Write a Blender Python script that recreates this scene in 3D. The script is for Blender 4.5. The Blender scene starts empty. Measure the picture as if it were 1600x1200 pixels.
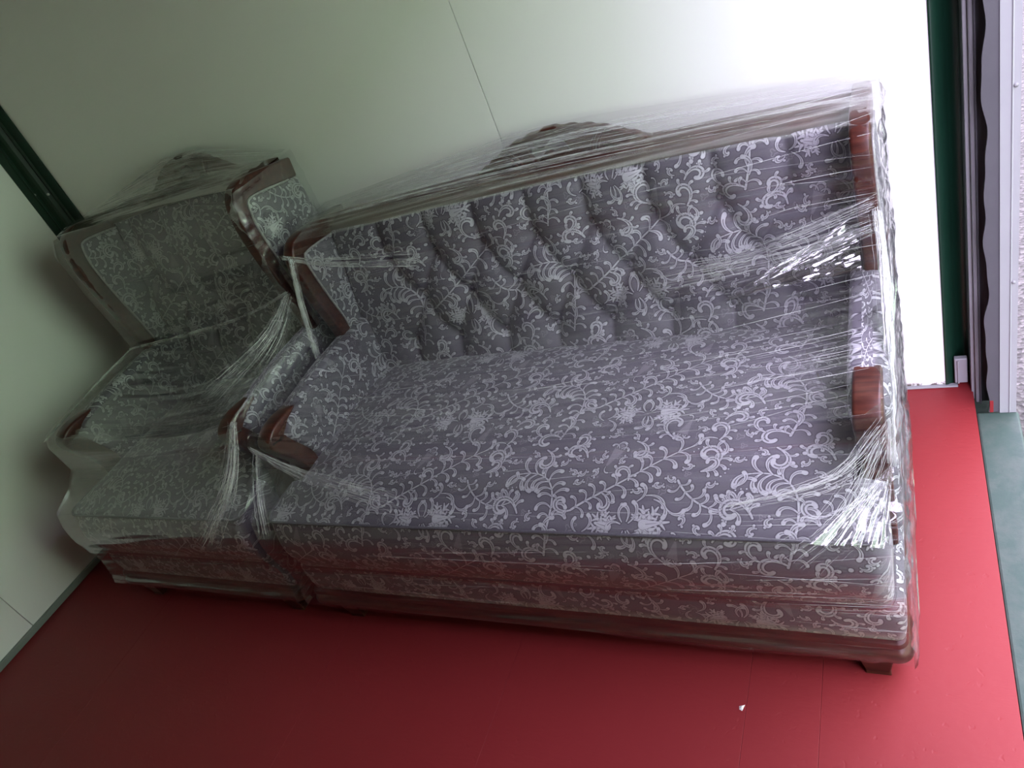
import bpy, bmesh, math, random
import numpy as np
from mathutils import Matrix, Vector

# ---------------------------------------------------------------- camera, daylight, exposure
SC = bpy.context.scene
COL = SC.collection
cam_data = bpy.data.cameras.new('camera')
cam = bpy.data.objects.new('camera', cam_data); COL.objects.link(cam)
cam_data.sensor_fit = 'HORIZONTAL'; cam_data.sensor_width = 36.0
cam_data.lens = 1165.912/1600*36.0; cam_data.clip_start = 0.02
RM = ((0.8747036, 0.0631082, 0.4805320), (0.3352679, 0.6371886, -0.6939640), (-0.3499844, 0.7681198, 0.5361930))
M4 = Matrix(RM).to_4x4(); M4.translation = Vector((3.2032, -2.0514, 1.7129))
cam.matrix_world = M4
SC.camera = cam

world = bpy.data.worlds.new('overcast_sky'); SC.world = world; world.use_nodes = True
wb = world.node_tree.nodes['Background']
wb.inputs['Color'].default_value = (0.81, 0.735, 1.0, 1); wb.inputs['Strength'].default_value = 13.8

SC.view_settings.view_transform = 'Standard'; SC.view_settings.look = 'None'
SC.view_settings.gamma = 1.0; SC.view_settings.use_curve_mapping = False
SC.view_settings.exposure = 0.0
SC.cycles.max_bounces = 10; SC.cycles.diffuse_bounces = 6; SC.cycles.glossy_bounces = 4
SC.cycles.transparent_max_bounces = 24; SC.cycles.transmission_bounces = 6
SC.cycles.caustics_reflective = False; SC.cycles.caustics_refractive = False
SC.cycles.use_denoising = True; SC.cycles.sample_clamp_indirect = 6.0

# the doorway's portal only guides the sampling of the sky light, it emits nothing
pl = bpy.data.lights.new('doorway_portal', 'AREA'); pl.shape = 'RECTANGLE'; pl.size = 2.24; pl.size_y = 1.38
pl.cycles.is_portal = True
po = bpy.data.objects.new('doorway_portal', pl); COL.objects.link(po)
po.location = (3.44, -.81, 1.12); po.rotation_euler = (0, math.pi/2, 0)   # faces -x, into the room
LINING = ((.26, .24, .18), (.30, .27, .20))
# ---------------------------------------------------------------- brocade weave
TW, TH, TPX = 0.57, 0.335, 0.0006
def make_brocade():
    nx, ny = int(round(TW/TPX)), int(round(TH/TPX))
    R = np.zeros((ny, nx), np.float32); G = np.zeros((ny, nx), np.float32); B = np.zeros((ny, nx), np.float32)
    px = TW/nx; py = TH/ny
    rnd = random.Random(11)
    def field(pts, rad):
        pts = np.asarray(pts, float); rad = np.asarray(rad, float)
        m = rad.max()+0.006
        i0 = int((pts[:,0].min()-m)/px); i1 = int((pts[:,0].max()+m)/px)+1
        j0 = int((pts[:,1].min()-m)/py); j1 = int((pts[:,1].max()+m)/py)+1
        ix = np.arange(i0, i1); jy = np.arange(j0, j1)
        X, Y = np.meshgrid((ix+.5)*px, (jy+.5)*py)
        D = np.full(X.shape, 1e3); 
        for k in range(len(pts)-1):
            a, b = pts[k], pts[k+1]; d = b-a; L = d@d+1e-12
            t = np.clip(((X-a[0])*d[0]+(Y-a[1])*d[1])/L, 0, 1)
            q = np.hypot(X-a[0]-t*d[0], Y-a[1]-t*d[1])-(rad[k]+t*(rad[k+1]-rad[k]))
            D = np.minimum(D, q)
        return np.ix_(jy % ny, ix % nx), D
    def stroke(pts, rad, slit=False, edge=0.0016):
        idx, D = field(pts, rad)
        s = np.clip(.5-D/0.0011, 0, 1)
        dark = np.clip(1-np.abs(D-edge)/edge, 0, 1)
        r0 = R[idx]; g0 = G[idx]
        G[idx] = np.maximum(g0*(1-s), dark*(1-r0*.8))
        ring = np.clip(1-np.abs(D-.0009)/.0009, 0, 1)*(1-s)
        R[idx] = np.maximum(r0*(1-.75*ring), s)
        if slit:
            n = len(pts); a, b = int(n*.25), int(n*.88)
            if b-a > 1:
                idx, D = field(np.asarray(pts)[a:b], np.asarray(rad)[a:b]*.27)
                s = np.clip(.5-D/0.0010, 0, 1)
                R[idx] = R[idx]*(1-s*.85); G[idx] = np.maximum(G[idx], s*.8)
    def dim(pts, rad):
        idx, D = field(pts, rad); B[idx] = np.maximum(B[idx], np.clip(.5-D/0.0010, 0, 1))
    def curl_path(x, y, ang, ln, curl, n=12, power=1.6):
        p = [(x, y)]; a = ang
        for k in range(n):
            t = (k+.5)/n; a = ang+curl*t**power
            x += math.cos(a)*ln/n; y += math.sin(a)*ln/n; p.append((x, y))
        return p
    def comma(x, y, ang, ln, curl, w, slit=True):
        p = curl_path(x, y, ang, ln, curl)
        n = len(p); r = [w*(.20+.72*(k/(n-1))**1.2) for k in range(n)]
        stroke(p, r, slit and w > .0028)
    def bez(c, n=26):
        c = np.asarray(c, float); out = []
        for k in range(n):
            t = k/(n-1); q = c.copy()
            while len(q) > 1: q = q[:-1]*(1-t)+q[1:]*t
            out.append(q[0])
        return np.array(out)
    def plume(c, n, l0, l1, w0, w1, sides=(1, -1), curl=1.5, spread=.9, stem=.0016):
        p = bez(c, 40); stroke(p, np.linspace(stem*1.3, stem*.7, len(p)))
        for k in range(n):
            t = (k+.6)/n; i = min(int(t*(len(p)-2)), len(p)-2)
            a = math.atan2(*(p[i+1]-p[i])[::-1]); q = math.sin(math.pi*min(1, t*.85+.15))
            for s in sides:
                ln = (l0+(l1-l0)*t)*(.8+.4*rnd.random()); w = w0+(w1-w0)*t
                comma(p[i][0], p[i][1], a+s*spread*(1-.25*t), ln, s*curl*(.8+.5*rnd.random()), w)
        a = math.atan2(*(p[-1]-p[-2])[::-1])
        comma(p[-1][0], p[-1][1], a, l1*.9, curl*.9, w1*1.05)
    def star(x, y, ang, r, lobes=7, open_=2.1):
        for k in range(lobes):
            f = k/(lobes-1)*2-1; a = ang+f*open_; ln = r*(1-.38*abs(f))
            p = curl_path(x, y, a, ln, f*.5, 8, 1.0)
            n = len(p); stroke(p, [r*.10*(1-.85*(i/(n-1))**1.5)+.0008 for i in range(n)])
            for s in (-1, 1):
                for tt in (.45, .68):
                    i = int(tt*(n-1)); b = curl_path(p[i][0], p[i][1], a+s*.75, ln*.34, s*.4, 5, 1)
                    stroke(b, [r*.055*(1-.8*j/5)+.0006 for j in range(6)])
        stroke([(x, y), (x+.6*r*math.cos(ang), y+.6*r*math.sin(ang))], [r*.20, r*.05])
        idx, D = field([(x+.1*r*math.cos(ang), y+.1*r*math.sin(ang)), (x+.5*r*math.cos(ang), y+.5*r*math.sin(ang))], [.001, .0006])
        s = np.clip(.5-D/.001, 0, 1); R[idx] *= 1-s*.8
    def beads(x, y, r, a0, a1, n, s=.0021):
        for k in range(n):
            a = a0+(a1-a0)*k/(n-1); q = (x+r*math.cos(a), y+r*math.sin(a))
            stroke([q, (q[0]+1e-5, q[1])], [s, s], edge=.001)
    def scroll(x, y, ang, ln, curl, w, leaves=0, side=1):
        p = curl_path(x, y, ang, ln, curl, 26, 1.9); n = len(p)
        stroke(p, [w*(.35+.9*math.sin(math.pi*(k/(n-1))**1.3*.8)) for k in range(n)], True)
        for k in range(leaves):
            i = int((.12+.55*k/max(1, leaves-1))*n) if leaves > 1 else n//3
            a = math.atan2(p[i+1][1]-p[i][1], p[i+1][0]-p[i][0])
            comma(p[i][0], p[i][1], a-side*.8, ln*.20, -side*1.3, w*.85)
    def ball(x, y, r=.0042): stroke([(x, y), (x+1e-5, y)], [r, r])
    def clover(x, y, r):
        p = [(x+r*(1+.45*math.cos(3*t))*math.cos(t), y+r*(1+.45*math.cos(3*t))*math.sin(t)) for t in np.linspace(0, 2*math.pi, 22)]
        dim(p, [.0008]*22)
    def cornucopia(x, y, ang, ln, w):
        ca, sa = math.cos(ang), math.sin(ang)
        p = [(x+ca*t*ln, y+sa*t*ln) for t in np.linspace(0, 1, 8)]
        idx, D = field(p, np.linspace(.0015, w, 8)); B[idx] = np.maximum(B[idx], np.clip(.5-D/.001, 0, 1)*(.55+.45*(np.random.default_rng(3).random(D.shape) > .5)))
        e = p[-1]
        for s in (-1, 1):
            comma(e[0]-s*sa*w*.7, e[1]+s*ca*w*.7, ang+s*.2, ln*.55, -s*2.4, .0036)
            comma(e[0]-s*sa*w*.2, e[1]+s*ca*w*.2, ang+s*.5, ln*.45, s*2.6, .0034)
        comma(x, y, ang+math.pi, ln*.4, 2.2, .0022)
    # --- the repeat: leaf stars, feather plumes, beaded scroll rings, horns of plenty, trefoil sketches
    star(.350, .055, .12, .060); star(.262, .048, math.pi-.25, .052, 6, 1.7)
    for a, l, c in ((1.2, .05, 1.9), (-1.3, .058, -2.1), (2.2, .05, -1.9), (-1.9, .052, 2.2), (-.9, .056, -1.6), (.7, .06, 1.9), (2.7, .04, 2.0)):
        comma(.305+.012*math.cos(a), .050+.012*math.sin(a), a, l, c, .0056)
    plume([(.085, -.035), (.110, .04), (.140, .14), (.095, .200), (.010, .185)], 11, .034, .060, .0042, .0072, (1, -1), 1.9, .8, .0022)
    comma(.10, .02, 1.9, .06, -2.0, .006); comma(.10, .0, 1.0, .06, 2.1, .006); scroll(.085, -.03, 2.6, .105, 4.6, .0055, 4)
    plume([(.165, .085), (.215, .125), (.290, .150), (.345, .215), (.435, .262)], 10, .030, .054, .0042, .0070, (1, -1), 1.8, .75, .0022)
    scroll(.165, .085, 3.4, .090, -4.8, .0052, 3, -1); scroll(.300, .165, 1.5, .080, 4.6, .0048, 3); scroll(.240, .130, -.6, .075, -4.4, .0048, 3, -1)
    plume([(.420, .165), (.445, .115), (.500, .075), (.560, .100)], 7, .030, .046, .0038, .0062, (1, -1), 1.9, .8, .0020)
    scroll(.470, .190, .5, .145, 5.4, .0062, 6, 1); beads(.484, .216, .050, -.9, 2.7, 15); scroll(.470, .190, .1, .085, 4.8, .0045, 2)
    scroll(.020, .075, 2.0, .135, 5.2, .0060, 6, 1); beads(.000, .095, .050, 1.0, 4.4, 15); comma(.005, .1, .6, .04, 2.4, .0052)
    cornucopia(.235, .205, 1.15, .062, .015); scroll(.180, .235, 1.9, .105, 4.4, .0058, 4); ball(.205, .302, .005)
    cornucopia(.425, .022, -1.9, .055, .014); scroll(.505, .020, 1.0, .090, -4.8, .0055, 4, -1); ball(.530, .060, .005)
    scroll(.385, .298, 2.4, .115, -4.6, .0056, 5, -1); scroll(.135, .270, .2, .085, 4.6, .0054, 4); ball(.118, .248, .005)
    scroll(.060, .262, -.6, .105, -4.6, .0054, 4, -1); comma(.33, .110, .6, .055, 2.2, .006); comma(.35, .125, .1, .06, -1.8, .0058)
    comma(.37, .115, -.3, .06, -2.0, .006); comma(.40, .095, -.9, .05, 2.0, .0056)
    scroll(.300, .285, -.4, .095, -4.4, .0052, 4, -1); scroll(.500, .285, .9, .100, 4.6, .0054, 4); comma(.50, .285, -.5, .055, -2.0, .0056); comma(.495, .29, 2.8, .05, 1.9, .0052)
    comma(.20, .035, .5, .05, 2.0, .0055); comma(.205, .03, -.4, .05, -2.0, .0055); comma(.19, .03, 2.6, .045, -2.0, .005); comma(.345, .245, 2.6, .05, 2.0, .0055)
    comma(.552, .150, 1.2, .05, -2.0, .0055); comma(.548, .150, .4, .05, 2.0, .0055); scroll(.030, .310, 2.6, .085, -4.4, .005, 3, -1)
    for q in ((.385, .135), (.545, .160), (.165, .040), (.200, .165), (.300, .245), (.450, .300), (.020, .235), (.545, .295), (.335, .315), (.195, .015)):
        clover(q[0], q[1], .0075); clover(q[0]+.014, q[1]+.010, .005)
    # small sprigs and trefoils wherever the ground is still bare
    for k in range(1500):
        x, y = rnd.random()*TW, rnd.random()*TH; i, j = int(x/px), int(y/py); q = 24
        win = R[np.ix_(np.arange(j-q, j+q) % ny, np.arange(i-q, i+q) % nx)]
        if win.max() > .3 or B[j % ny, i % nx] > .3: continue
        a = rnd.random()*6.3
        if k % 3 == 0:
            clover(x, y, .006); B[np.ix_(np.arange(j-3, j+3) % ny, np.arange(i-3, i+3) % nx)] = .6
        else:
            sg = rnd.choice((-1, 1))
            scroll(x-.012*math.cos(a), y-.012*math.sin(a), a, .034, sg*4.2, .0034, 2, sg)
    return nx, ny, R, G, B
# ---------------------------------------------------------------- materials
def new_mat(name):
    m = bpy.data.materials.new(name); m.use_nodes = True
    nt = m.node_tree; nt.nodes.clear()
    return m, nt
def N(nt, kind, **kw):
    n = nt.nodes.new(kind)
    for k, v in kw.items(): setattr(n, k, v)
    return n
def setin(n, **kw):
    for k, v in kw.items(): n.inputs[k.replace('_', ' ')].default_value = v
def ramp(nt, fac, stops):
    r = N(nt, 'ShaderNodeValToRGB'); cr = r.color_ramp
    while len(cr.elements) < len(stops): cr.elements.new(.5)
    for e, (p, c) in zip(cr.elements, stops):
        e.position = p; e.color = (c[0], c[1], c[2], 1) if not isinstance(c, (int, float)) else (c, c, c, 1)
    nt.links.new(fac, r.inputs[0]); return r.outputs[0]
def noise(nt, vec, scale, detail=4, rough=.55, stretch=None):
    if stretch:
        mp = N(nt, 'ShaderNodeMapping'); mp.inputs['Scale'].default_value = stretch
        nt.links.new(vec, mp.inputs['Vector']); vec = mp.outputs[0]
    n = N(nt, 'ShaderNodeTexNoise'); n.inputs['Scale'].default_value = scale
    n.inputs['Detail'].default_value = detail; n.inputs['Roughness'].default_value = rough
    nt.links.new(vec, n.inputs['Vector']); return n.outputs['Fac']
def mixc(nt, fac, a, b):
    m = N(nt, 'ShaderNodeMix', data_type='RGBA')
    for s, v in ((0, fac), (6, a), (7, b)):
        if hasattr(v, 'links') or hasattr(v, 'is_linked'): nt.links.new(v, m.inputs[s])
        elif isinstance(v, (int, float)): m.inputs[s].default_value = v
        else: m.inputs[s].default_value = (*v, 1)
    return m.outputs[2]
def mth(nt, op, a, b=0.0):
    m = N(nt, 'ShaderNodeMath', operation=op)
    for s, v in ((0, a), (1, b)):
        if hasattr(v, 'is_linked'): nt.links.new(v, m.inputs[s])
        else: m.inputs[s].default_value = v
    return m.outputs[0]
def bump(nt, h, strength, dist=.01):
    b = N(nt, 'ShaderNodeBump'); b.inputs['Strength'].default_value = strength; b.inputs['Distance'].default_value = dist
    nt.links.new(h, b.inputs['Height']); return b.outputs[0]
def coords(nt): return N(nt, 'ShaderNodeTexCoord').outputs['Object']
def uvs(nt): return N(nt, 'ShaderNodeUVMap', uv_map='UVMap').outputs[0]
def finish(nt, color=None, rough=.5, normal=None, **kw):
    p = N(nt, 'ShaderNodeBsdfPrincipled'); o = N(nt, 'ShaderNodeOutputMaterial')
    for key, v in (('Base Color', color), ('Roughness', rough), ('Normal', normal)):
        if v is None: continue
        if hasattr(v, 'is_linked'): nt.links.new(v, p.inputs[key])
        else: p.inputs[key].default_value = v if isinstance(v, (int, float)) else (*v, 1)
    for k, v in kw.items(): p.inputs[k.replace('_', ' ')].default_value = v
    nt.links.new(p.outputs[0], o.inputs[0]); return p

def plain(name, c1, c2, scale=6, rough=.5, bumps=0.0, bscale=60, **kw):
    m, nt = new_mat(name); co = coords(nt)
    c = mixc(nt, noise(nt, co, scale), c1, c2)
    nm = bump(nt, noise(nt, co, bscale, 3), bumps, .004) if bumps else None
    finish(nt, c, rough, nm, **kw); return m

# brocade image computed above, one repeat of the weave
def make_fabric():
    nx, ny, R, G, B = make_brocade()
    im = bpy.data.images.new('brocade_weave', nx, ny, alpha=False, float_buffer=False)
    im.colorspace_settings.name = 'Non-Color'
    px = np.ones((ny, nx, 4), np.float32); px[..., 0] = R; px[..., 1] = G; px[..., 2] = B
    im.pixels.foreach_set(px.ravel()); im.update(); im.pack()
    m, nt = new_mat('silver_grey_brocade'); uv = uvs(nt)
    mp = N(nt, 'ShaderNodeMapping'); mp.inputs['Scale'].default_value = (1/TW, 1/TH, 1); nt.links.new(uv, mp.inputs[0])
    t = N(nt, 'ShaderNodeTexImage', image=im, extension='REPEAT'); nt.links.new(mp.outputs[0], t.inputs[0])
    sp = N(nt, 'ShaderNodeSeparateColor'); nt.links.new(t.outputs[0], sp.inputs[0])
    weave = noise(nt, uv, 1.0, 2, .5, (900, 260, 1))
    ground = mixc(nt, weave, FAB_G0, FAB_G1)
    c = mixc(nt, sp.outputs[2], ground, FAB_DIM)
    c = mixc(nt, mth(nt, 'MULTIPLY', sp.outputs[1], .85), c, FAB_DARK)
    light = mixc(nt, weave, FAB_L0, FAB_L1)
    c = mixc(nt, sp.outputs[0], c, light)
    ro = mth(nt, 'SUBTRACT', .62, mth(nt, 'MULTIPLY', sp.outputs[0], .17))
    nm = bump(nt, mth(nt, 'ADD', sp.outputs[0], mth(nt, 'MULTIPLY', weave, .35)), .25, .0015)
    finish(nt, c, ro, nm, Sheen_Weight=.25, Sheen_Roughness=.4); return m

FAB_G0, FAB_G1 = (.100, .090, .112), (.150, .137, .164)
FAB_DIM, FAB_DARK = (.24, .225, .25), (.032, .027, .038)
FAB_L0, FAB_L1 = (.38, .375, .40), (.52, .515, .54)

def make_wood():
    m, nt = new_mat('mahogany'); co = coords(nt)
    g = noise(nt, co, 3, 6, .6, (4, 22, 22))
    c = ramp(nt, g, [(.25, (.020, .006, .005)), (.5, (.052, .014, .010)), (.75, (.092, .026, .016))])
    finish(nt, c, .30, bump(nt, g, .08, .002), Coat_Weight=.05, Coat_Roughness=.15, Specular_IOR_Level=.28); return m

def make_film(name, haze, gloss, streak, crinkle):
    m, nt = new_mat(name); uv = uvs(nt)
    s1 = noise(nt, uv, 1.0, 3, .6, (1.3, 150, 1)); s2 = noise(nt, uv, 1.0, 2, .5, (4.0, 46, 1)); big = noise(nt, uv, 2.2, 2, .5)
    lines = ramp(nt, s1, [(.57, 0.0), (.66, .4), (.76, 1.0)])
    bands = ramp(nt, s2, [(.52, 0.0), (.74, 1.0)])
    patch = ramp(nt, big, [(.35, .25), (.65, 1.0)])
    veil = mth(nt, 'MULTIPLY', mth(nt, 'ADD', mth(nt, 'MULTIPLY', lines, streak), mth(nt, 'MULTIPLY', bands, streak*.28)), patch)
    veil = mth(nt, 'ADD', veil, haze)
    cr = noise(nt, uv, 1.0, 4, .6, (14, 30, 1)); fine = noise(nt, uv, 1.0, 3, .55, (2.2, 190, 1))
    h = mth(nt, 'ADD', mth(nt, 'MULTIPLY', cr, crinkle), mth(nt, 'MULTIPLY', fine, .35))
    nm = bump(nt, h, .5, .0022)
    tr = N(nt, 'ShaderNodeBsdfTransparent'); tr.inputs[0].default_value = (.97, .97, .97, 1)
    df = N(nt, 'ShaderNodeBsdfDiffuse'); df.inputs[0].default_value = (.86, .86, .86, 1)
    tl = N(nt, 'ShaderNodeBsdfTranslucent'); tl.inputs[0].default_value = (.86, .86, .86, 1)
    dt = N(nt, 'ShaderNodeMixShader'); dt.inputs[0].default_value = .4
    nt.links.new(df.outputs[0], dt.inputs[1]); nt.links.new(tl.outputs[0], dt.inputs[2])
    a = N(nt, 'ShaderNodeMixShader'); nt.links.new(veil, a.inputs[0]); nt.links.new(tr.outputs[0], a.inputs[1]); nt.links.new(dt.outputs[0], a.inputs[2])
    gl = N(nt, 'ShaderNodeBsdfGlossy'); gl.inputs['Roughness'].default_value = .10; nt.links.new(nm, gl.inputs['Normal'])
    ge = N(nt, 'ShaderNodeNewGeometry'); dp = N(nt, 'ShaderNodeVectorMath', operation='DOT_PRODUCT')
    nt.links.new(ge.outputs['Normal'], dp.inputs[0]); nt.links.new(ge.outputs['Incoming'], dp.inputs[1])
    q = mth(nt, 'POWER', mth(nt, 'SUBTRACT', 1.0, mth(nt, 'ABSOLUTE', dp.outputs['Value'])), 5.0)   # thin film: the same from both sides
    f = mth(nt, 'MINIMUM', mth(nt, 'MULTIPLY', mth(nt, 'ADD', mth(nt, 'MULTIPLY', q, .96), .045), gloss), .6)
    b = N(nt, 'ShaderNodeMixShader'); nt.links.new(f, b.inputs[0]); nt.links.new(a.outputs[0], b.inputs[1]); nt.links.new(gl.outputs[0], b.inputs[2])
    o = N(nt, 'ShaderNodeOutputMaterial'); nt.links.new(b.outputs[0], o.inputs[0]); return m

def make_floor():
    m, nt = new_mat('red_floor_paint'); co = coords(nt)
    c = mixc(nt, noise(nt, co, 2.5, 5), (.180, .0145, .017), (.208, .019, .022))
    sc = ramp(nt, noise(nt, co, 9, 8, .72), [(.66, 0.0), (.72, 1.0)])
    c = mixc(nt, mth(nt, 'MULTIPLY', sc, .35), c, (.29, .06, .055))
    dents = ramp(nt, noise(nt, co, 38, 2), [(.28, 0.0), (.36, 1.0)])
    h = mth(nt, 'ADD', noise(nt, co, 30, 5, .6, (1, 3, 1)), mth(nt, 'MULTIPLY', dents, .6))
    finish(nt, c, .52, bump(nt, h, .18, .004), Specular_IOR_Level=.28); return m

def make_panel():
    m, nt = new_mat('white_wall_panel'); co = coords(nt)
    sx = N(nt, 'ShaderNodeSeparateXYZ'); nt.links.new(co, sx.inputs[0])
    base = mixc(nt, noise(nt, co, 3, 3), (.85, .84, .82), (.88, .87, .85))
    low = ramp(nt, sx.outputs[2], [(.004, 1.0), (.011, .9), (.020, 0.0)])
    rust = mth(nt, 'MULTIPLY', low, ramp(nt, noise(nt, co, 45, 5, .7), [(.46, 0.0), (.54, 1.0)]))
    c = mixc(nt, rust, base, (.05, .018, .008))
    finish(nt, c, .38, bump(nt, noise(nt, co, 90, 2), .03, .003)); return m

def make_asphalt():
    m, nt = new_mat('asphalt'); co = coords(nt)
    v = N(nt, 'ShaderNodeTexVoronoi'); v.inputs['Scale'].default_value = 70; nt.links.new(co, v.inputs['Vector'])
    c = ramp(nt, v.outputs['Color'], [(.1, (.022, .020, .018)), (.5, (.045, .041, .038)), (.9, (.085, .078, .073))])
    finish(nt, c, .9, bump(nt, v.outputs['Distance'], .8, .01)); return m

def make_sill():
    m, nt = new_mat('worn_green_paint'); co = coords(nt)
    w = ramp(nt, noise(nt, co, 14, 6, .65), [(.42, 0.0), (.62, 1.0)])
    c = mixc(nt, w, (.022, .046, .036), (.040, .058, .048))
    finish(nt, c, .7, bump(nt, noise(nt, co, 60, 4), .3, .004)); return m

MAT = dict(
    fabric=make_fabric(), wood=make_wood(), floor=make_floor(), panel=make_panel(), asphalt=make_asphalt(), sill=make_sill(),
    film=make_film('stretch_film', .015, 2.7, .25, .6), film_loose=make_film('crumpled_stretch_film', .03, 3.0, .20, 1.8), added_film_flap=make_film('highlight_film', .01, 7.0, .10, 1.0),
    green=plain('dark_green_steel', (.003, .022, .011), (.005, .032, .017), 5, .42, .05),
    steel=plain('grey_painted_steel', (.17, .165, .175), (.21, .205, .215), 8, .45, .06),
    pale_steel=plain('pale_grey_steel', (.24, .24, .25), (.28, .28, .29), 8, .42, .05),
    rubber=plain('dark_rubber', (.055, .052, .062), (.085, .08, .095), 10, .55, .15),
    rubber_grey=plain('dusty_grey_rubber', (.050, .047, .055), (.070, .066, .076), 14, .6, .12),
    dark=plain('dark_channel', (.012, .011, .013), (.02, .018, .02), 6, .6),
    strip=plain('grey_green_strip', (.17, .20, .18), (.22, .25, .225), 9, .5, .05),
    lining=plain('pale_green_lining', LINING[0], LINING[1], 2, .6),
    green_paint=plain('added_wall_green', (.52, .77, .42), (.57, .82, .47), 2, .6),
    lining_dark=plain('dim_ceiling_lining', (.36, .31, .23), (.40, .35, .26), 2, .7),
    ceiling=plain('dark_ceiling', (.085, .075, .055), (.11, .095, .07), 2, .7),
    zinc=plain('zinc_screw', (.55, .55, .53), (.68, .68, .66), 40, .3, 0, Metallic=.9),
    braid=plain('woven_braid', (.10, .09, .10), (.62, .60, .60), 95, .6, .4, 150),
    piping=plain('grey_piping_cord', (.045, .040, .055), (.13, .12, .14), 120, .6, .3, 200),
    chip=plain('white_paint_chip', (.75, .74, .72), (.85, .84, .82), 30, .6),
    crease=None)
def make_crease():
    m, nt = new_mat('gathered_film'); 
    tr = N(nt, 'ShaderNodeBsdfTransparent'); p = N(nt, 'ShaderNodeBsdfPrincipled'); x = N(nt, 'ShaderNodeMixShader'); o = N(nt, 'ShaderNodeOutputMaterial')
    s = ramp(nt, noise(nt, uvs(nt), 1.0, 3, .6, (9, 1, 1)), [(.38, .05), (.62, .75)])
    nt.links.new(s, x.inputs[0])
    p.inputs['Base Color'].default_value = (.80, .81, .80, 1); p.inputs['Roughness'].default_value = .12; p.inputs['Specular IOR Level'].default_value = .9
    nt.links.new(tr.outputs[0], x.inputs[1]); nt.links.new(p.outputs[0], x.inputs[2]); nt.links.new(x.outputs[0], o.inputs[0]); return m
MAT['crease'] = make_crease()
# ---------------------------------------------------------------- mesh helpers
class MB:
    """collects grids, boxes and tubes in world coordinates, then links them as ONE mesh object"""
    def __init__(s): s.v = []; s.f = []; s.uv = []; s.n = 0
    def grid(s, P, UV=None, close_u=False, close_v=False, flip=False):
        nv, nu = P.shape[:2]; b = s.n
        s.v.append(P.reshape(-1, 3)); s.n += nu*nv
        if UV is None: UV = P[..., [0, 2]]
        s.uv.append(UV.reshape(-1, 2))
        for j in range(nv if close_v else nv-1):
            j2 = (j+1) % nv
            for i in range(nu if close_u else nu-1):
                i2 = (i+1) % nu
                q = (b+j*nu+i, b+j*nu+i2, b+j2*nu+i2, b+j2*nu+i)
                s.f.append(q[::-1] if flip else q)
    def poly(s, pts, uv=None):
        b = s.n; pts = np.asarray(pts, float); s.v.append(pts); s.n += len(pts)
        s.uv.append(np.asarray(uv, float) if uv is not None else pts[:, [0, 2]])
        s.f.append(tuple(range(b, b+len(pts))))
    def box(s, x0, x1, y0, y1, z0, z1):
        b = s.n
        p = np.array([(x, y, z) for z in (z0, z1) for y in (y0, y1) for x in (x0, x1)], float)
        s.v.append(p); s.uv.append(p[:, [0, 2]]+p[:, [1, 1]]*.5); s.n += 8
        for q in ((0, 2, 3, 1), (4, 5, 7, 6), (0, 1, 5, 4), (2, 6, 7, 3), (0, 4, 6, 2), (1, 3, 7, 5)): s.f.append(tuple(b+k for k in q))
    def tube(s, pts, rad, n=8, close=False, squash=1.0):
        pts = np.asarray(pts, float); m = len(pts)
        rad = np.broadcast_to(np.asarray(rad, float), (m,))
        if close: T = np.roll(pts, -1, 0)-np.roll(pts, 1, 0)
        else: T = np.gradient(pts, axis=0)
        T /= np.linalg.norm(T, axis=1)[:, None]+1e-12
        a = np.array([0, 0, 1.]) if abs(T[0][2]) < .9 else np.array([1., 0, 0])
        rows = []; d = np.r_[0, np.cumsum(np.linalg.norm(np.diff(pts, axis=0), axis=1))]
        for k in range(m):
            a = a-T[k]*(a@T[k]); a /= np.linalg.norm(a)+1e-12; c = np.cross(T[k], a)
            t = np.arange(n)/n*2*np.pi
            rows.append(pts[k]+rad[k]*(np.cos(t)[:, None]*a*squash+np.sin(t)[:, None]*c))
        P = np.array(rows); UV = np.stack(np.broadcast_arrays(d[:, None], (np.arange(n)/n*.02)[None, :]), -1)
        s.grid(P, UV, close_u=True, close_v=close, flip=True)
        if not close:
            b = s.n-m*n; s.f.append(tuple(b+i for i in range(n))); s.f.append(tuple(b+(m-1)*n+i for i in reversed(range(n))))
    def build(s, name, mat, parent=None, O=(0, 0, 0), smooth=True, fix=True, angle=None):
        me = bpy.data.meshes.new(name)
        V = np.concatenate(s.v)-np.asarray(O, float); UV = np.concatenate(s.uv)
        me.from_pydata(V.tolist(), [], s.f)
        lay = me.uv_layers.new(name='UVMap')
        li = np.empty(len(me.loops), np.int32); me.loops.foreach_get('vertex_index', li)
        lay.data.foreach_set('uv', UV[li].astype(np.float32).ravel())
        if fix:
            bm = bmesh.new(); bm.from_mesh(me); bmesh.ops.recalc_face_normals(bm, faces=bm.faces[:]); bm.to_mesh(me); bm.free()
        me.materials.append(mat)
        if smooth:
            me.polygons.foreach_set('use_smooth', [True]*len(me.polygons))
            if angle: me.set_sharp_from_angle(angle=math.radians(angle))
        me.update()
        o = bpy.data.objects.new(name, me); COL.objects.link(o)
        if parent is not None: o.parent = parent
        else: o.location = O
        return o
def tag(o, label=None, cat=None, group=None, kind=None):
    for k, v in (('label', label), ('category', cat), ('group', group), ('kind', kind)):
        if v: o[k] = v
    return o
def bevel(o, w=.003, seg=2):
    m = o.modifiers.new('bevel', 'BEVEL'); m.width = w; m.segments = seg; m.limit_method = 'ANGLE'; m.angle_limit = .6
    return o
def empty(name, O):
    o = bpy.data.objects.new(name, None); COL.objects.link(o); o.location = O; o.empty_display_size = .2; return o
def resample(pts, n, closed=False):
    p = np.asarray(pts, float)
    if closed: p = np.vstack([p, p[:1]])
    d = np.r_[0, np.cumsum(np.linalg.norm(np.diff(p, axis=0), axis=1))]
    t = np.linspace(0, d[-1], n, endpoint=not closed)
    return np.stack([np.interp(t, d, p[:, k]) for k in range(p.shape[1])], 1)
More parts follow.
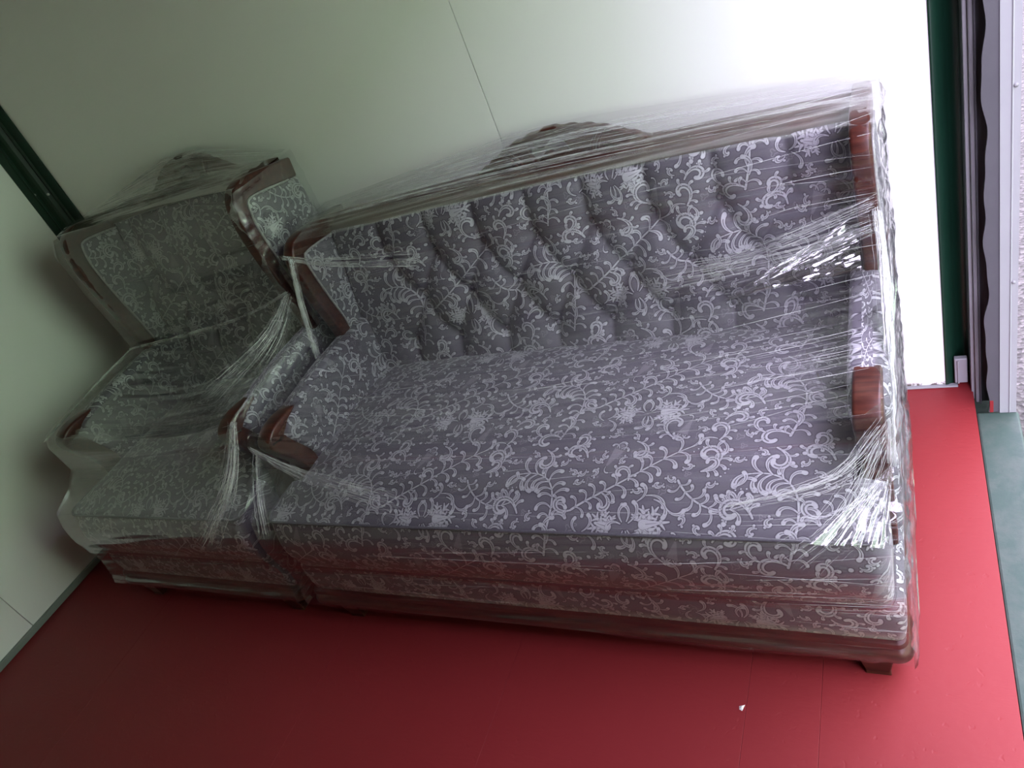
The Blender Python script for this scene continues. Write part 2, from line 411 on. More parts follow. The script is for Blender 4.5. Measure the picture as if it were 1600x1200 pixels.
def smooth_poly(pts, it=2, closed=False):
    p = np.asarray(pts, float)
    for _ in range(it):                               # Chaikin corner cutting
        if closed:
            q = np.roll(p, -1, 0); p = np.stack([.75*p+.25*q, .25*p+.75*q], 1).reshape(-1, p.shape[1])
        else:
            a, b = p[:-1], p[1:]; m = np.stack([.75*a+.25*b, .25*a+.75*b], 1).reshape(-1, p.shape[1]); p = np.vstack([p[:1], m[1:-1], p[-1:]])
    return p
def vnoise(u, v, seed):
    r = np.random.default_rng(seed).random((64, 64))*2-1
    iu, iv = np.floor(u).astype(int), np.floor(v).astype(int); fu, fv = u-iu, v-iv
    fu = fu*fu*fu*(fu*(fu*6-15)+10); fv = fv*fv*fv*(fv*(fv*6-15)+10)
    g = lambda a, b: r[b % 64, a % 64]
    return (g(iu, iv)*(1-fu)+g(iu+1, iv)*fu)*(1-fv)+(g(iu, iv+1)*(1-fu)+g(iu+1, iv+1)*fu)*fv
def sweep_yz(mb, path, sec_w, x0, x1, n=None, r=.008):
    """a bar of width sec_w (inwards from the path, in the y-z plane) and thickness x0..x1, rounded edges"""
    p = np.asarray(path, float); T = np.gradient(p, axis=0); T /= np.linalg.norm(T, axis=1)[:, None]+1e-9
    Nn = np.stack([-T[:, 1], T[:, 0]], 1)             # to the left of the path direction
    w = np.broadcast_to(np.asarray(sec_w, float), (len(p),))
    rows = []
    d = np.r_[0, np.cumsum(np.linalg.norm(np.diff(p, axis=0), axis=1))]
    prof = []
    for cx, cz, a0 in ((x1-r, r, -90), (x1-r, -r, 0), (x0+r, -r, 90), (x0+r, r, 180)):
        for k in range(4):
            a = math.radians(a0+k*30); prof.append((cx+r*math.cos(a), cz, r*math.sin(a)))
    for k in range(len(p)):
        ring = []
        for (x, cz, dz) in prof:
            inn = (r+dz) if cz > 0 else (w[k]-r+dz)
            q = p[k]+Nn[k]*inn; ring.append((x, q[0], q[1]))
        rows.append(ring)
    P = np.array(rows); mb.grid(P, np.stack([np.broadcast_to(d[:, None], P.shape[:2]), P[..., 0]], -1), close_u=True)
    m = len(prof); b = mb.n-len(p)*m
    mb.f.append(tuple(b+i for i in range(m))); mb.f.append(tuple(b+(len(p)-1)*m+i for i in reversed(range(m))))
def cushion_panel(mb, poly, xa, xb, bulge, edge=.02, n=90, uoff=0.0):
    """an upholstered slab: outline in y-z, faces at xa and xb padded by bulge"""
    b = resample(poly, n, True); c = b.mean(0)
    xm, hx = (xa+xb)/2, (xb-xa)/2
    for s in (-1, 1):
        rows, uv = [], []
        for t in np.concatenate([[0, .015, .04, .08, .14], np.linspace(.22, .98, 12)]):
            q = b*(1-t)+c*t; dist = t*np.linalg.norm(b-c, axis=1); e = np.clip(dist/edge, 0, 1)
            x = xm+s*((hx-edge)+edge*np.sqrt(1-(1-e)**2)+bulge*(1-(1-np.clip(t, 0, 1))**3))
            if t == 0: x = xm+s*np.full(n, hx-edge)
            rows.append(np.stack([x, q[:, 0], q[:, 1]], 1)); uv.append(np.stack([q[:, 0]+uoff, q[:, 1]], 1))
        mb.grid(np.array(rows), np.array(uv), close_u=True)
    rows = [np.stack([np.full(n, xm+s*(hx-edge)), b[:, 0], b[:, 1]], 1) for s in (-1, 1)]
    d = np.r_[0, np.cumsum(np.linalg.norm(np.diff(b, axis=0), axis=1))]
    mb.grid(np.array(rows), np.stack([np.stack([d, np.full(n, uoff+s*hx)], 1) for s in (-1, 1)]), close_u=True)
def sweep_u(mb, prof, x0, x1, yf, yb, rad=.02, uscale=1.0):
    """profile [(out, z)] carried round left side, front and right side"""
    path = [(x0, yb, -1, 0), (x0, yf+rad, -1, 0)]
    for k in range(1, 5):
        a = math.pi+k*math.pi/10; path.append((x0+rad+rad*math.cos(a), yf+rad+rad*math.sin(a), math.cos(a), math.sin(a)))
    for x in np.linspace(x0+rad, x1-rad, 40): path.append((x, yf, 0, -1))
    for k in range(1, 5):
        a = 1.5*math.pi+k*math.pi/10; path.append((x1-rad+rad*math.cos(a), yf+rad+rad*math.sin(a), math.cos(a), math.sin(a)))
    path += [(x1, yf+rad, 1, 0), (x1, yb, 1, 0)]
    path = np.array(path); prof = np.array(prof, float)
    P = np.stack([path[None, :, 0]+prof[:, None, 0]*path[None, :, 2], path[None, :, 1]+prof[:, None, 0]*path[None, :, 3],
                  np.broadcast_to(prof[:, None, 1], (len(prof), len(path)))], -1)
    d = np.r_[0, np.cumsum(np.linalg.norm(np.diff(path[:, :2], axis=0), axis=1))]; e = np.r_[0, np.cumsum(np.linalg.norm(np.diff(prof, axis=0), axis=1))]
    mb.grid(P, np.stack([np.broadcast_to(d[None, :], P.shape[:2])+x0, np.broadcast_to(-e[:, None], P.shape[:2])+.44], -1))
    return P
# ---------------------------------------------------------------- the room
def structure(o): o['kind'] = 'structure'; return o
def slab(name, mat, x0, x1, y0, y1, z0, z1, parent=None, bw=0.0):
    m = MB(); m.box(x0, x1, y0, y1, z0, z1); o = m.build(name, mat, parent, smooth=False)
    if bw: bevel(o, bw, 2)
    if parent is None: structure(o)
    return o
XR, YF, ZC = 3.44, -2.42, 2.40          # doorway plane, near wall, ceiling
# floor of painted boards
floor = slab('floor', MAT['dark'], -.05, 3.325, YF, .10, -.06, -.022)
seams = [-.05, .62, 1.535, 2.160, 2.795, 2.957, 3.337]
for a, b in zip(seams[:-1], seams[1:]):
    slab('floor_board', MAT['floor'], a+.0002, b-.0002, YF, .06, -.03, 0, floor, .0007)
# walls of white sheet panels
wall_back = slab('wall_back', MAT['lining'], -.10, 3.36, .085, .13, -.05, ZC)
slab('wall_panel', MAT['panel'], .02, 2.1220, 0, .03, .004, ZC, wall_back)
slab('wall_panel', MAT['panel'], 2.1250, 3.268, 0, .03, .004, ZC, wall_back)
wall_left = slab('wall_left', MAT['lining'], -.13, -.085, YF, .13, -.05, ZC)
slab('wall_panel', MAT['panel'], -.03, 0, -1.229, -.02, .004, ZC, wall_left, .0015)
slab('wall_panel', MAT['panel'], -.03, 0, YF, -1.231, .004, ZC, wall_left, .0015)
slab('wall_front', MAT['lining_dark'], -.13, XR, YF-.05, YF, -.05, ZC)
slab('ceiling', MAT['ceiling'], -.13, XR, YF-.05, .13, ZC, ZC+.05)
m = MB(); m.box(3.40, XR, YF, -1.50, -.02, ZC); m.box(3.40, XR, -1.50, -.12, 2.25, ZC)
structure(m.build('wall_right', MAT['lining'], smooth=False))
slab('baseboard_left', MAT['strip'], 0, .016, YF, -.015, 0, .026, None, .003)
slab('baseboard_back', MAT['pale_steel'], .02, 3.30, -.012, .004, 0, .006, None, .002)

# dark green corner channel where the two white walls meet
m = MB()
sec = [(.118, -.002), (.118, -.007), (.062, -.007), (.056, -.014), (.050, -.007), (.040, -.007), (.030, -.022), (.022, -.030), (.007, -.040), (.007, -.050), (.013, -.055), (.007, -.060), (.007, -.086), (.002, -.086)]
P = np.array([[(x, y, z) for (x, y) in sec] for z in (0.0, 2.395)])
m.grid(P); post = m.build('trim_1', MAT['green'], smooth=False); structure(post)
for (x, y, z) in ((.034, -.0165, 1.325), (.0075, -.052, 1.345)):
    m = MB(); a = np.linspace(0, math.pi/2, 5); c = np.linspace(0, 2*math.pi, 13)[:-1]
    nrm = Vector((1, -1, 0)).normalized(); t1 = Vector((1, 1, 0)).normalized(); t2 = Vector((0, 0, 1))
    P = np.array([[Vector((x, y, z))+nrm*(.004*math.sin(q))+.006*math.cos(q)*(t1*math.cos(w)+t2*math.sin(w)) for w in c] for q in a])
    m.grid(P, close_u=True); m.build('screw', MAT['zinc'], post)

# green post at the doorway end of the back wall: a deep channel
m = MB()
sec = [(3.268, .0), (3.268, -.004), (3.274, -.004), (3.290, .012), (3.300, .040), (3.312, .062), (3.336, .066), (3.336, .0)]
m.grid(np.array([[(x, y, z) for (x, y) in sec] for z in (0.0, 2.395)]))
post2 = m.build('trim_2', MAT['green'], smooth=True); structure(post2)
br = slab('trim_3', MAT['pale_steel'], 3.292, 3.326, -.006, .012, .012, .105, None, .003)
m = MB(); m.box(3.300, 3.304, -.011, -.005, .014, .100); m.build('fold', MAT['pale_steel'], br, smooth=False)

# door jamb: strip, channel, wavy rubber seal, riveted plate
jamb = slab('door_frame', MAT['pale_steel'], 3.333, 3.343, -.035, .10, -.03, 2.39, None, .002)
slab('frame_strip', MAT['steel'], 3.343, 3.353, -.052, .10, -.03, 2.39, jamb, .003)
slab('frame_lip', MAT['rubber_grey'], 3.353, 3.357, -.060, .10, -.03, 2.39, jamb, .0015)
slab('channel', MAT['dark'], 3.357, 3.405, -.045, .10, -.03, 2.39, jamb)
zz = np.linspace(-.012, 2.39, 260); rr = random.Random(5)
wav = .0035*np.sin(zz*17+.6)+.0028*np.sin(zz*29+2)+.0018*np.sin(zz*53)
ys = np.linspace(-.118, -.052, 6)
P = np.stack([np.stack([3.366+wav+np.where(k < 2, 0, .004*k), np.full_like(zz, -.118+k*.006) if k < 3 else np.full_like(zz, -.100+.012*(k-3)), zz], -1) for k in range(6)], 1)
m = MB(); m.grid(P)
m.grid(np.stack([np.stack([3.366+wav, np.full_like(zz, -.118), zz], -1), np.stack([np.full_like(zz, 3.397), np.full_like(zz, -.118), zz], -1)], 1))
seal = m.build('rubber_seal', MAT['rubber_grey'], jamb)
slab('paint_daub', MAT['floor'], 3.372, 3.381, -.1192, -.1175, -.012, .032, seal, .0005)
pm = MB(); sec = [(3.396, -.10), (3.396, -.121), (3.417, -.121), (3.4195, -.1235), (3.422, -.121), (3.436, -.121), (3.436, .10)]
pm.grid(np.array([[(x, y, z) for (x, y) in sec] for z in (-.025, 2.39)]))
plate = pm.build('frame_plate', MAT['pale_steel'], jamb, smooth=False)
for z in (.434, .95, 1.47, 1.99):
    m = MB(); a = np.linspace(0, math.pi/2, 5); c = np.linspace(0, 2*math.pi, 13)[:-1]
    m.grid(np.array([[(3.426+.0055*math.cos(q)*math.cos(w), -.121-.004*math.sin(q), z+.0055*math.cos(q)*math.sin(w)) for w in c] for q in a]), close_u=True)
    m.build('rivet', MAT['steel'], plate)
# threshold outside the boards and the ground beyond
slab('trim_4', MAT['sill'], 3.338, 3.442, YF, -.118, -.14, -.012, None, .006)
slab('trim_5', MAT['sill'], -.1, 3.442, YF, .13, -.15, -.062)
slab('ground', MAT['asphalt'], -8, 14, -12, 10, -.30, -.15)

# guessed sheet-metal wall, added out of frame to block low sky and tint the light green
opp = slab('added_wall_opposite', MAT['green_paint'], 8.0, 8.2, -9, 8, -.15, 4.6)
for k in range(34): slab('corrugation', MAT['green_paint'], 7.96, 8.0, -9+.5*k, -8.75+.5*k, -.15, 4.6, opp, .012)

# flake of white paint on the boards
m = MB(); m.poly([(2.779, -1.136, .0012), (2.792, -1.131, .0012), (2.787, -1.147, .0012), (2.780, -1.144, .0012)])
m.poly([(2.779, -1.136, .0012), (2.786, -1.138, .006), (2.792, -1.131, .0012)]); m.poly([(2.792, -1.131, .0012), (2.786, -1.138, .006), (2.787, -1.147, .0012)])
m.poly([(2.787, -1.147, .0012), (2.786, -1.138, .006), (2.780, -1.144, .0012)]); m.poly([(2.780, -1.144, .0012), (2.786, -1.138, .006), (2.779, -1.136, .0012)])
tag(m.build('paint_chip', MAT['chip'], smooth=False),
    'tiny white paint chip lying on the red floor before the sofa', 'chip')

# ---------------------------------------------------------------- the seats
def crest_mesh(cx, zb, sx, sz, y0, y1, O):
    cu = bpy.data.curves.new('crest_outline', 'CURVE'); cu.dimensions = '2D'; cu.fill_mode = 'BOTH'; cu.resolution_u = 6
    cu.extrude = (y1-y0)/2-.004; cu.bevel_depth = .004; cu.bevel_resolution = 1
    def spl(pts):
        s = cu.splines.new('POLY'); s.points.add(len(pts)-1); s.use_cyclic_u = True
        for p, q in zip(s.points, pts): p.co = (cx+q[0]*sx, zb+q[1]*sz, 0, 1)
    half = [(-.42, -.03), (-.42, .0), (-.36, .018), (-.31, .030), (-.262, .046), (-.245, .060), (-.222, .064), (-.205, .080), (-.182, .084), (-.165, .098), (-.140, .101), (-.120, .113), (-.092, .113), (-.070, .124), (-.040, .122), (-.018, .130)]
    half = half[:2]+[tuple(q) for q in smooth_poly(half[2:], 1)]
    out = half+[(-x, z) for x, z in half[::-1]]
    spl(out)
    lobe = [(-.075, .044), (-.088, .062), (-.080, .086), (-.060, .094), (-.042, .084), (-.026, .086), (-.010, .100), (.014, .104), (.040, .092), (.052, .070), (.048, .050), (.036, .054), (.024, .062), (.008, .060), (-.008, .054), (-.020, .060), (-.036, .058), (-.050, .046), (-.062, .034)]
    spl([tuple(q) for q in smooth_poly(lobe, 2, True)])
    for c, r in ((-.105, .024), (.088, .027)):
        spl([(c+r*math.cos(t)*1.15, .022+r*max(0, math.sin(t))) for t in np.linspace(0, math.pi, 14)])
    ob = bpy.data.objects.new('tmp', cu); COL.objects.link(ob)
    dg = bpy.context.evaluated_depsgraph_get(); dg.update()
    me = bpy.data.meshes.new_from_object(ob.evaluated_get(dg)); bpy.data.objects.remove(ob)
    n = len(me.vertices); co = np.empty(n*3); me.vertices.foreach_get('co', co); co = co.reshape(-1, 3)
    new = np.stack([co[:, 0], (y0+y1)/2-co[:, 2], co[:, 1]], 1)-np.asarray(O)
    me.vertices.foreach_set('co', new.ravel()); me.update()
    me.materials.append(MAT['wood']); me.name = 'crest'
    return me

def build_seat(S):
    x0, x1, zw, zj, za = S['x0'], S['x1'], S['zw'], S['zj'], S['za']
    O = ((x0+x1)/2, -.52, 0.0)
    root = tag(empty(S['name'], O), S['label'], S['cat'])
    fab, wood = MAT['fabric'], MAT['wood']
    TA = .078; TWG = .050
    xa, xb = x0+TA+.004, x1-TA-.004
    # --- T-shaped seat cushion
    cx0, cx1 = x0+.030, x1-.020
    xs = np.unique(np.concatenate([np.linspace(cx0, cx0+.04, 9), np.linspace(cx0+.04, cx1-.04, int((cx1-cx0)/.018)), np.linspace(cx1-.04, cx1, 9), [xa-.003, xa+.003, xb-.003, xb+.003]]))
    zt, zb = .445, .240
    cols, cuv = [], []
    for x in xs:
        e = min(x-cx0, cx1-x); q = .035*(1-math.sqrt(max(0, 1-(1-min(e, .035)/.035)**2)))
        F = -1.002+q; rear = -.22 if xa < x < xb else -.845
        tx = (x-cx0)/(cx1-cx0); cr = .055*(1-abs(2*tx-1)**5)*(1-.75*(q/.035))
        pts = []
        for t in np.linspace(0, 1, 44):
            y = rear+(F-rear)*t; yy = (y+.22)/(-1.0+.22)
            pts.append((x, y, zt+cr*(1-abs(2*yy-1)**3.2)+.010*(1-abs(2*yy-1)**10)))
        for t in np.linspace(.05, .95, 10): pts.append((x, F-.026*math.sin(math.pi*t)*(1-q/.035*.6), zt+(zb-zt)*t))
        for t in np.linspace(0, 1, 6): pts.append((x, F+(rear-F)*t, zb))
        pts = np.array(pts); d = np.r_[0, np.cumsum(np.linalg.norm(np.diff(pts, axis=0), axis=1))]; d -= d[43]
        cols.append(pts); cuv.append(np.stack([np.full(len(pts), x), -d+S['voff']], 1))
    P = np.array(cols); m = MB(); m.grid(P, np.array(cuv), close_v=False)
    b = m.n-P.shape[0]*P.shape[1]; k = P.shape[1]
    m.f.append(tuple(b+i for i in range(k))); m.f.append(tuple(b+(P.shape[0]-1)*k+i for i in reversed(range(k))))
    for i in range(P.shape[0]-1): m.f.append((b+i*k, b+i*k+k-1, b+(i+1)*k+k-1, b+(i+1)*k))
    cush = m.build('seat_cushion', fab, root, O)
    for idx in (43, 54):
        line = P[:, idx, :]+np.array([0, -.0015, .001 if idx == 43 else -.001])
        ends = [(cx0, -.86, line[0][2]), (cx0, -.93, line[0][2])], [(cx1, -.93, line[0][2]), (cx1, -.86, line[0][2])]
        line = resample(np.vstack([ends[0], line, ends[1]]), 240)
        m = MB(); m.tube(line, .0044, 6); m.build('piping', MAT['piping'], cush, O)
    # --- upholstered front rail, moulded wooden base, feet
    m = MB(); sweep_u(m, [(-.02, .116), (.0, .118), (.004, .15), (.006, .19), (.002, .226), (-.020, .236)], x0+.012, x1-.006, -.998, -.06)
    m.build('apron', fab, root, O)
    m = MB(); sweep_u(m, [(-.03, .112), (.004, .117), (.016, .111), (.020, .101), (.013, .094), (.012, .091), (.020, .086), (.027, .078), (.028, .060), (.022, .056), (-.03, .056)], x0+.012, x1-.022, -.990, -.05, .005)
    m.build('base_rail', wood, root, O, angle=40)
    for fx in (x0+.130, x1-.070):
        for fy in (-.985, -.10):
            m = MB()
            for z0, z1, h0, h1 in ((0, .012, .027, .026), (.012, .060, .026, .034)):
                P = np.array([[(fx+sx*h, fy+sy*h, z) for sx, sy in ((-1, -1), (1, -1), (1, 1), (-1, 1))] for z, h in ((z0, h0), (z1, h1))]); m.grid(P, close_u=True)
            m.poly([(fx+sx*.027, fy+sy*.027, 0) for sx, sy in ((-1, -1), (-1, 1), (1, 1), (1, -1))])
            bevel(m.build('leg', wood, root, O, smooth=False), .003)
    # --- deep buttoned back
    (ya, zA), (yb, zB) = S['back']
    bx0, bx1 = x0+TWG-.008, x1-TWG+.008
    nu, nv = int((bx1-bx0)/.0075), int((S['ztop']-.40)/.0075)
    X, Z = np.meshgrid(np.linspace(bx0, bx1, nu), np.linspace(.40, S['ztop'], nv))
    yl = lambda z: ya+(yb-ya)*(z-zA)/(zB-zA)
    rows = S['rows']; segs = []
    for r0, r1 in zip(rows[:-1], rows[1:]):
        for p in r0:
            for q in r1:
                if abs(p[0]-q[0]) < S['pitch']*.75: segs.append((p, q))
    for p in rows[0]: segs.append((p, (p[0], S['ztop']+.02)))
    for p in rows[-1]: segs.append((p, (p[0], .38)))
    D = np.full(X.shape, 9.); DB = np.full(X.shape, 9.)
    for a, c in segs:
        dx, dz = c[0]-a[0], c[1]-a[1]; L = dx*dx+dz*dz
        t = np.clip(((X-a[0])*dx+(Z-a[1])*dz)/L, 0, 1); q = np.hypot(X-a[0]-t*dx, Z-a[1]-t*dz)
        w = 1.0 if abs(dx) > 1e-6 else 1.25
        D = np.minimum(D, q*w)
    for r in rows:
        for p in r: DB = np.minimum(DB, np.hypot(X-p[0], Z-p[1]))
    edge = np.minimum.reduce([X-bx0, bx1-X, S['ztop']-Z]); roll = np.sqrt(1-(1-np.clip(edge/.03, 0, 1))**2)
    H = .024*(1-np.exp(-(D/.026)**1.1))*(.35+.65*roll)+.016*roll-.024*np.exp(-(DB/.022)**1.4)-.010*np.exp(-(DB/.055)**2)
    Y = yl(Z)+.022-H
    P = np.stack([X, Y, Z], -1); m = MB(); m.grid(P, np.stack([X+S['uoff'], Z*1.02+S['voff2']], -1))
    back = m.build('backrest', fab, root, O)
    for r in rows:
        for p in r:
            m = MB(); c = np.linspace(0, 2*math.pi, 15)[:-1]; y = yl(p[1])+.036
            m.grid(np.array([[(p[0]+.0095*math.cos(q)*math.cos(w), y-.006*math.sin(q)-.006, p[1]+.0095*math.cos(q)*math.sin(w)) for w in c] for q in np.linspace(0, 1.5, 5)]), close_u=True)
            m.build('button', fab, back, O)
    m = MB(); m.box(x0+.04, x1-.04, -.075, -.028, .11, S['ztop']+.005); m.build('outer_back', fab, root, O, smooth=False)
    # --- top rail and pierced crest
    m = MB(); n = 40; xx = np.linspace(x0+.05, x1-.05, n); ar = .016*np.sin(np.pi*(xx-xx[0])/(xx[-1]-xx[0]))
    zr0, zr1 = S['ztop']-.022, S['zrail']
    ring = [(-.030, zr0), (-.132, zr0), (-.146, zr0+.006), (-.149, zr0+.016), (-.142, zr1-.008), (-.128, zr1), (-.030, zr1)]
    P = np.array([[(x, y, z+a) for y, z in ring] for x, a in zip(xx, ar)]); m.grid(P, close_u=True); m.build('top_rail', wood, root, O, angle=50)
    cr = crest_mesh(S['crest'][0], S['crest'][1], S['crest'][2], S['crest'][3], -.060, -.030, O)
    co = bpy.data.objects.new('crest', cr); COL.objects.link(co); co.parent = root
    cx, cz, sx, sz = S['crest']
    for s in (-1, 1):
        for k, (a, bq) in enumerate((((-.15, .098), (-.118, .012)), ((-.168, .094), (-.135, .012)), ((-.30, .026), (-.14, .058)))):
            t = np.linspace(0, 1, 14); px = a[0]+(bq[0]-a[0])*t+.018*np.sin(np.pi*t); pz = a[1]+(bq[1]-a[1])*t
            m = MB(); m.tube(np.stack([cx-s*px*sx*-1, np.full(14, -.062), cz+pz*sz], 1), .0055*np.sin(np.pi*np.clip(t, .06, .94)), 8); m.build('carving', wood, co, O)
    # --- wings and arms
    dw = zw-1.03; dj = zj-.655
    def lift(pts, base, dtop, zlo, zhi): return [(y, z+dtop*np.clip((z-zlo)/(zhi-zlo), 0, 1)+base) for y, z in pts]
    wing_path = [(-.032, 1.004), (-.12, 1.014), (-.22, 1.027), (-.30, 1.032), (-.352, 1.012), (-.376, .960), (-.374, .88), (-.362, .79), (-.350, .715), (-.344, .645)]
    stretch = lambda pts: [(y, (zj+(z-.655)*(zw-zj)/(1.03-.655)) if z > .655 else z+dj) for y, z in pts]
    wp = resample(smooth_poly(stretch(wing_path), 2), 56)
    wpanel = stretch([(-.032, .955), (-.12, .967), (-.22, .981), (-.292, .986), (-.318, .955), (-.318, .88), (-.308, .79), (-.296, .715), (-.290, .645), (-.18, .56), (-.032, .52)])
    h = za-.645
    arm_out = [(-.70, .650+h), (-.77, .660+h), (-.825, .655+h), (-.858, .634+h), (-.862, .608+h*.9), (-.838, .560+h*.8), (-.800, .500+h*.5), (-.786, .455+h*.2), (-.800, .410), (-.825, .330), (-.832, .238)]
    ap = resample(smooth_poly(arm_out, 2), 56)
    arm_poly = [(-.05, .20), (-.05, zj-.03), (-.20, zj+.002), (-.34, zj+.006), (-.52, (zj+.65+h)/2+.012), (-.70, .652+h), (-.765, .640+h), (-.800, .605+h), (-.772, .545+h*.7), (-.735, .47+h*.3), (-.76, .40), (-.785, .30), (-.785, .20)]
    for s, (wx0, wx1, ax0, ax1) in ((-1, (x0, x0+TWG, x0, x0+TA)), (1, (x1-TWG, x1, x1-TA, x1))):
        m = MB(); cushion_panel(m, wpanel, wx0+.008, wx1-.008, .012, .012, uoff=.2 if s < 0 else .05); wpn = m.build('wing_panel', fab, root, O)
        m = MB(); sweep_yz(m, wp, np.interp(np.linspace(0, 1, 56), [0, .35, .55, 1], [.066, .062, .052, .050]), wx0+.003, wx1-.003); m.build('wing_frame', wood, root, O, angle=55)
        Nn = np.gradient(wp, axis=0); Nn /= np.linalg.norm(Nn, axis=1)[:, None]; Nn = np.stack([-Nn[:, 1], Nn[:, 0]], 1)
        ww = np.interp(np.linspace(0, 1, 56), [0, .35, .55, 1], [.066, .062, .052, .050])+.001
        for xx_ in (wx0+.003, wx1-.003):
            q = wp+Nn*ww[:, None]; m = MB(); m.tube(np.stack([np.full(56, xx_), q[:, 0], q[:, 1]], 1)[3:-2], .0040, 6); m.build('braid', MAT['braid'], wpn, O)
        m = MB(); cushion_panel(m, arm_poly, ax0, ax1, .010, .028, 110, uoff=.33 if s < 0 else .12); m.build('arm_panel', fab, root, O)
        m = MB(); sweep_yz(m, ap, np.interp(np.linspace(0, 1, 56), [0, .2, .45, .7, 1], [.012, .055, .066, .050, .045]), ax0+.010, ax1-.010, r=.009); m.build('arm_frame', wood, root, O, angle=55)
    return root, O

SOFA = dict(name='sofa', label='wide grey brocade sofa wrapped in clear stretch film beside the doorway', cat='sofa', x0=1.415, x1=3.145, zw=1.03, zj=.655, za=.645,
            ztop=.968, zrail=.985, back=((-.27, .43), (-.14, .98)), pitch=.185, crest=(2.305, .957, 1.0, 1.0), voff=.03, voff2=.10, uoff=.10,
            rows=[[(1.647+.185*k, .826) for k in range(8)], [(1.740+.183*k, .682) for k in range(7)], [(1.647+.184*k, .532) for k in range(8)]])
CHAIR = dict(name='armchair', label='high backed grey brocade armchair wrapped in clear stretch film in the wall corner', cat='armchair', x0=.410, x1=1.352, zw=1.243, zj=.705, za=.690,
             ztop=1.190, zrail=1.215, back=((-.27, .46), (-.12, 1.20)), pitch=.18, crest=(.895, 1.195, .74, .95), voff=.03, voff2=.0, uoff=.31,
             rows=[[(.525+.18*k, .960) for k in range(5)], [(.615+.18*k, .815) for k in range(4)], [(.525+.18*k, .665) for k in range(5)]])
sofa, SO = build_seat(SOFA)
chair, CO = build_seat(CHAIR)

# ---------------------------------------------------------------- stretch film wound round each seat
def film_profile(S):
    zw, zj, za = S['zw'], S['zj'], S['za']
    return [(-.040, zw-.005), (-.24, zw+.004), (-.345, zw-.010), (-.386, zw-.075), (-.384, zj+(zw-zj)*.55), (-.368, zj+.06), (-.372, zj+.016),
            (-.55, (zj+za)/2+.026), (-.74, za+.022), (-.850, za+.008), (-.878, za-.030), (-.872, .540), (-.93, .487), (-1.018, .456), (-1.036, .40), (-1.040, .34), (-1.030, .26), (-1.020, .235), (-1.026, .17), (-1.034, .125), (-1.040, .112), (-1.042, .092)]
class Film:
    def __init__(s, S, apex):
        s.S = S; s.x0, s.x1 = S['x0']-.012, S['x1']+.010; s.apex = apex
        p = film_profile(S); s.prof = resample(p, 420); s.L = np.linalg.norm(np.diff(s.prof, axis=0), axis=1).sum()
    def at(s, u, v):
        """u, v in 0..1 arrays -> points on the taut sheet"""
        p = s.prof; i = v*(len(p)-1); k = np.clip(i.astype(int), 0, len(p)-2); f = i-k
        y = p[k, 0]*(1-f)+p[k+1, 0]*f; z = p[k, 1]*(1-f)+p[k+1, 1]*f
        x = s.x0+(s.x1-s.x0)*u
        xc, zc, hw = s.apex
        tent = np.interp(x, [s.x0, xc-hw, xc+hw, s.x1], [0, 1, 1, 0])
        vt = .12
        w = np.clip(1-v/vt, 0, 1)
        z = z+tent*w*(zc-s.S['zw'])
        edge = np.minimum(u, 1-u)*2
        y = y+(.045*np.sin(np.pi*u)**.6)*np.clip((v-.02)/.1, 0, 1)*np.clip((.42-v)/.1, 0, 1)
        # loose sag over the open seat between the arms
        z = z-.07*np.sin(np.pi*u)**.6*np.clip((v-.34)/.12, 0, 1)*np.clip((.70-v)/.10, 0, 1)
        return np.stack([x, y, z], -1)
def wrinkle(P, u, v, seed, amp, W, L, right):
    T1 = np.gradient(P, axis=1); T2 = np.gradient(P, axis=0); Nn = np.cross(T1, T2); Nn /= np.linalg.norm(Nn, axis=-1)[..., None]+1e-9
    x = u*W; y = v*L+.10*u
    h = .55*vnoise(x*2.1+3, y*42, seed)+.35*vnoise(x*3.7, y*88+7, seed+1)+.35*vnoise(x*5+1, y*11, seed+2)
    h = h+right*(1.6*vnoise(x*17, y*19, seed+3)+1.2*vnoise(x*36, y*31, seed+4))
    return P+Nn*(amp*h)[..., None]
